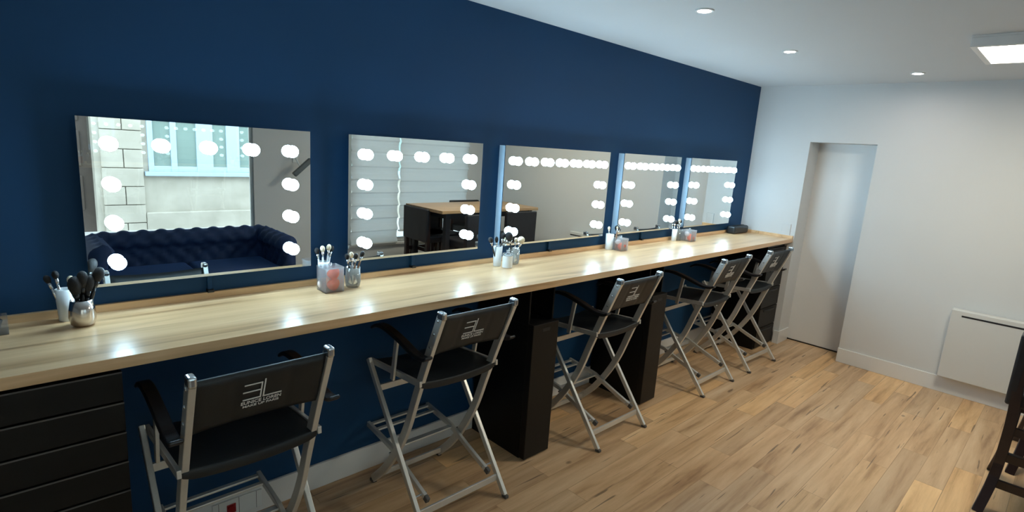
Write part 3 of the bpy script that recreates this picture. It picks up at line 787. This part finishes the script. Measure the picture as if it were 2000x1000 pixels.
# ------------------------------------------------------------------ blinds over the second window
def blind(x0, x1, zb, label):
    t = thing('window_blind', label, 'blind', ((x0+x1)/2, YB+.05, zb), 0, 'white pleated blinds')
    hw = (x1-x0)/2; H = 2.27-zb
    bm = B(); n = 90; rows = []
    for k in range(n+1):
        z = H*k/n
        ph = (z/.168) % 1
        y = .024*(1-ph) + .020*(.5+.5*math.cos(ph*math.pi*2))
        rows.append([bm.verts.new((s*hw, y+.002*i, z)) for i in (0, 1) for s in (-1, 1)])
    for a, b in zip(rows, rows[1:]):
        bm.faces.new((a[0], a[1], b[1], b[0])); bm.faces.new((a[2], b[2], b[3], a[3])); bm.faces.new((a[0], b[0], b[2], a[2])); bm.faces.new((a[1], a[3], b[3], b[1]))
    obj('pleated_fabric', bm, 'blind', t)
    bm = B(); box(bm, -hw, hw, -.005, .045, -.018, 0); obj('bottom_rail', bm, 'whiteplastic', t, bevel=.003)
    bm = B(); box(bm, -hw, hw, -.03, .05, H, H+.04); obj('head_rail', bm, 'whiteplastic', t, bevel=.003)
blind(3.36, 4.045, .38, 'longer pleated white blind on the left in the second mirror')
blind(4.075, 5.24, .53, 'wider pleated white blind behind the high table')

# ------------------------------------------------------------------ wall lamp on the pier between the windows
t = thing('wall_lamp', 'grey lamp head tilted on a pale arm, seen in the nearest mirror', 'lamp', (2.68, YB, 1.45))
bm = B(); box(bm, -.03, .03, 0, .012, -.05, .05); obj('wall_plate', bm, 'whiteplastic', t, bevel=.003)
bm = B(); tube(bm, [(0, .01, .02), (-.05, .10, .03), (-.02, .2, -.09)], .008, 10); obj('lamp_arm', bm, 'whiteplastic', t, smooth=True)
bm = B(); bar(bm, (-.10, .21, -.18), (.10, .21, .0), .05, .055); obj('lamp_head', bm, 'greydev', t, bevel=.008)

# ------------------------------------------------------------------ chesterfield sofa
def sofa():
    t = thing('tufted_sofa', 'navy velvet buttoned two-seat sofa under the shop window, seen in the nearest mirror', 'sofa', (1.38, -3.42, 0))
    L, D, Hs = 1.74, .82, .75
    # U path: left arm front -> back -> right arm front (centre line of the roll)
    hx = L/2-.11; yb = -D/2+.11; yf = D/2-.03; rc = .10
    path = [(-hx, yf), (-hx, yb+rc)]
    for k in range(1, 6):
        a = math.pi + k/6*math.pi/2; path.append((-hx+rc+rc*math.cos(a), yb+rc+rc*math.sin(a)))
    path.append((-hx+rc, yb)); path.append((hx-rc, yb))
    for k in range(1, 6):
        a = -math.pi/2 + k/6*math.pi/2; path.append((hx-rc+rc*math.cos(a), yb+rc+rc*math.sin(a)))
    path += [(hx, yb+rc), (hx, yf)]
    pts = [Vector((a, b, 0)) for a, b in path]
    # resample
    seg = [(pts[i+1]-pts[i]).length for i in range(len(pts)-1)]; tot = sum(seg); N = 150
    samp = []
    for k in range(N+1):
        s = tot*k/N; i = 0
        while i < len(seg)-1 and s > seg[i]: s -= seg[i]; i += 1
        dirv = (pts[i+1]-pts[i]).normalized(); samp.append((pts[i]+dirv*min(s, seg[i]), dirv, tot*k/N))
    sm = []
    for k in range(N+1):
        a = max(0, k-3); b = min(N, k+3); dv = Vector((0, 0, 0))
        for q in range(a, b+1): dv += samp[q][1]
        sm.append((samp[k][0], dv.normalized(), samp[k][2]))
    # profile (offset towards inside, z): inner face up, roll over, outer face down
    prof = []
    for k in range(13): prof.append((.045-.01*math.sin(k/12*math.pi), .28+.33*k/12, 1))
    for k in range(1, 12):
        a = -math.pi*.25 + k/12*math.pi*1.4
        prof.append((.01+.085*math.cos(a), .665+.085*math.sin(a), 1 if k < 7 else 0))
    prof += [(-.06, .58, 0), (-.06, .30, 0), (-.06, .08, 0)]
    bm = B(); rows = []
    tot_p = []
    acc = 0
    for q, (o_, z_, f_) in enumerate(prof):
        if q: acc += math.hypot(o_-prof[q-1][0], z_-prof[q-1][1])
        tot_p.append(acc)
    for (p, dv, s) in sm:
        nin = Vector((-dv.y, dv.x, 0))
        row = []
        for q, (o_, z_, f_) in enumerate(prof):
            disp = 0
            if f_:
                a = s/.15; b = tot_p[q]/.15
                # diamond tufting
                u1 = (a+b) % 1; u2 = (a-b) % 1
                disp = .034*(abs(math.sin(math.pi*u1))*abs(math.sin(math.pi*u2)))**.5 - .012
            cz = z_-.665
            rad = Vector((o_, 0, max(0, cz))); 
            dirn = Vector((1, 0)) if z_ < .6 else Vector((o_-.01, cz)).normalized()
            row.append(bm.verts.new(p + nin*(o_+disp*dirn.x) + Vector((0, 0, z_+disp*dirn.y))))
        rows.append(row)
    for a, b in zip(rows, rows[1:]):
        for q in range(len(prof)-1): bm.faces.new((a[q], b[q], b[q+1], a[q+1]))
    bm.faces.new(rows[0]); bm.faces.new(rows[-1][::-1])
    obj('back_and_arms', bm, 'velvet', t, smooth=True)
    bm = B(); box(bm, -hx-.02, hx+.02, yb, D/2-.05, .08, .29); obj('base', bm, 'velvet', t, bevel=.02, seg=3)
    for s in (-1, 1):
        bm = B(); box(bm, s*.003, s*(hx-.055), yb+.05, D/2-.01, .29, .44)
        for v in bm.verts: pass
        obj('seat_cushion', bm, 'velvet', t, bevel=.045, seg=5, smooth=True)
        for yy in (-1, 1):
            bm = B(); lathe(bm, [(0, 0), (.018, 0), (.028, .08), (0, .08)], (s*(hx-.03), yy*(D/2-.1), 0), 14); obj('leg', bm, 'darkwood', t)
sofa()
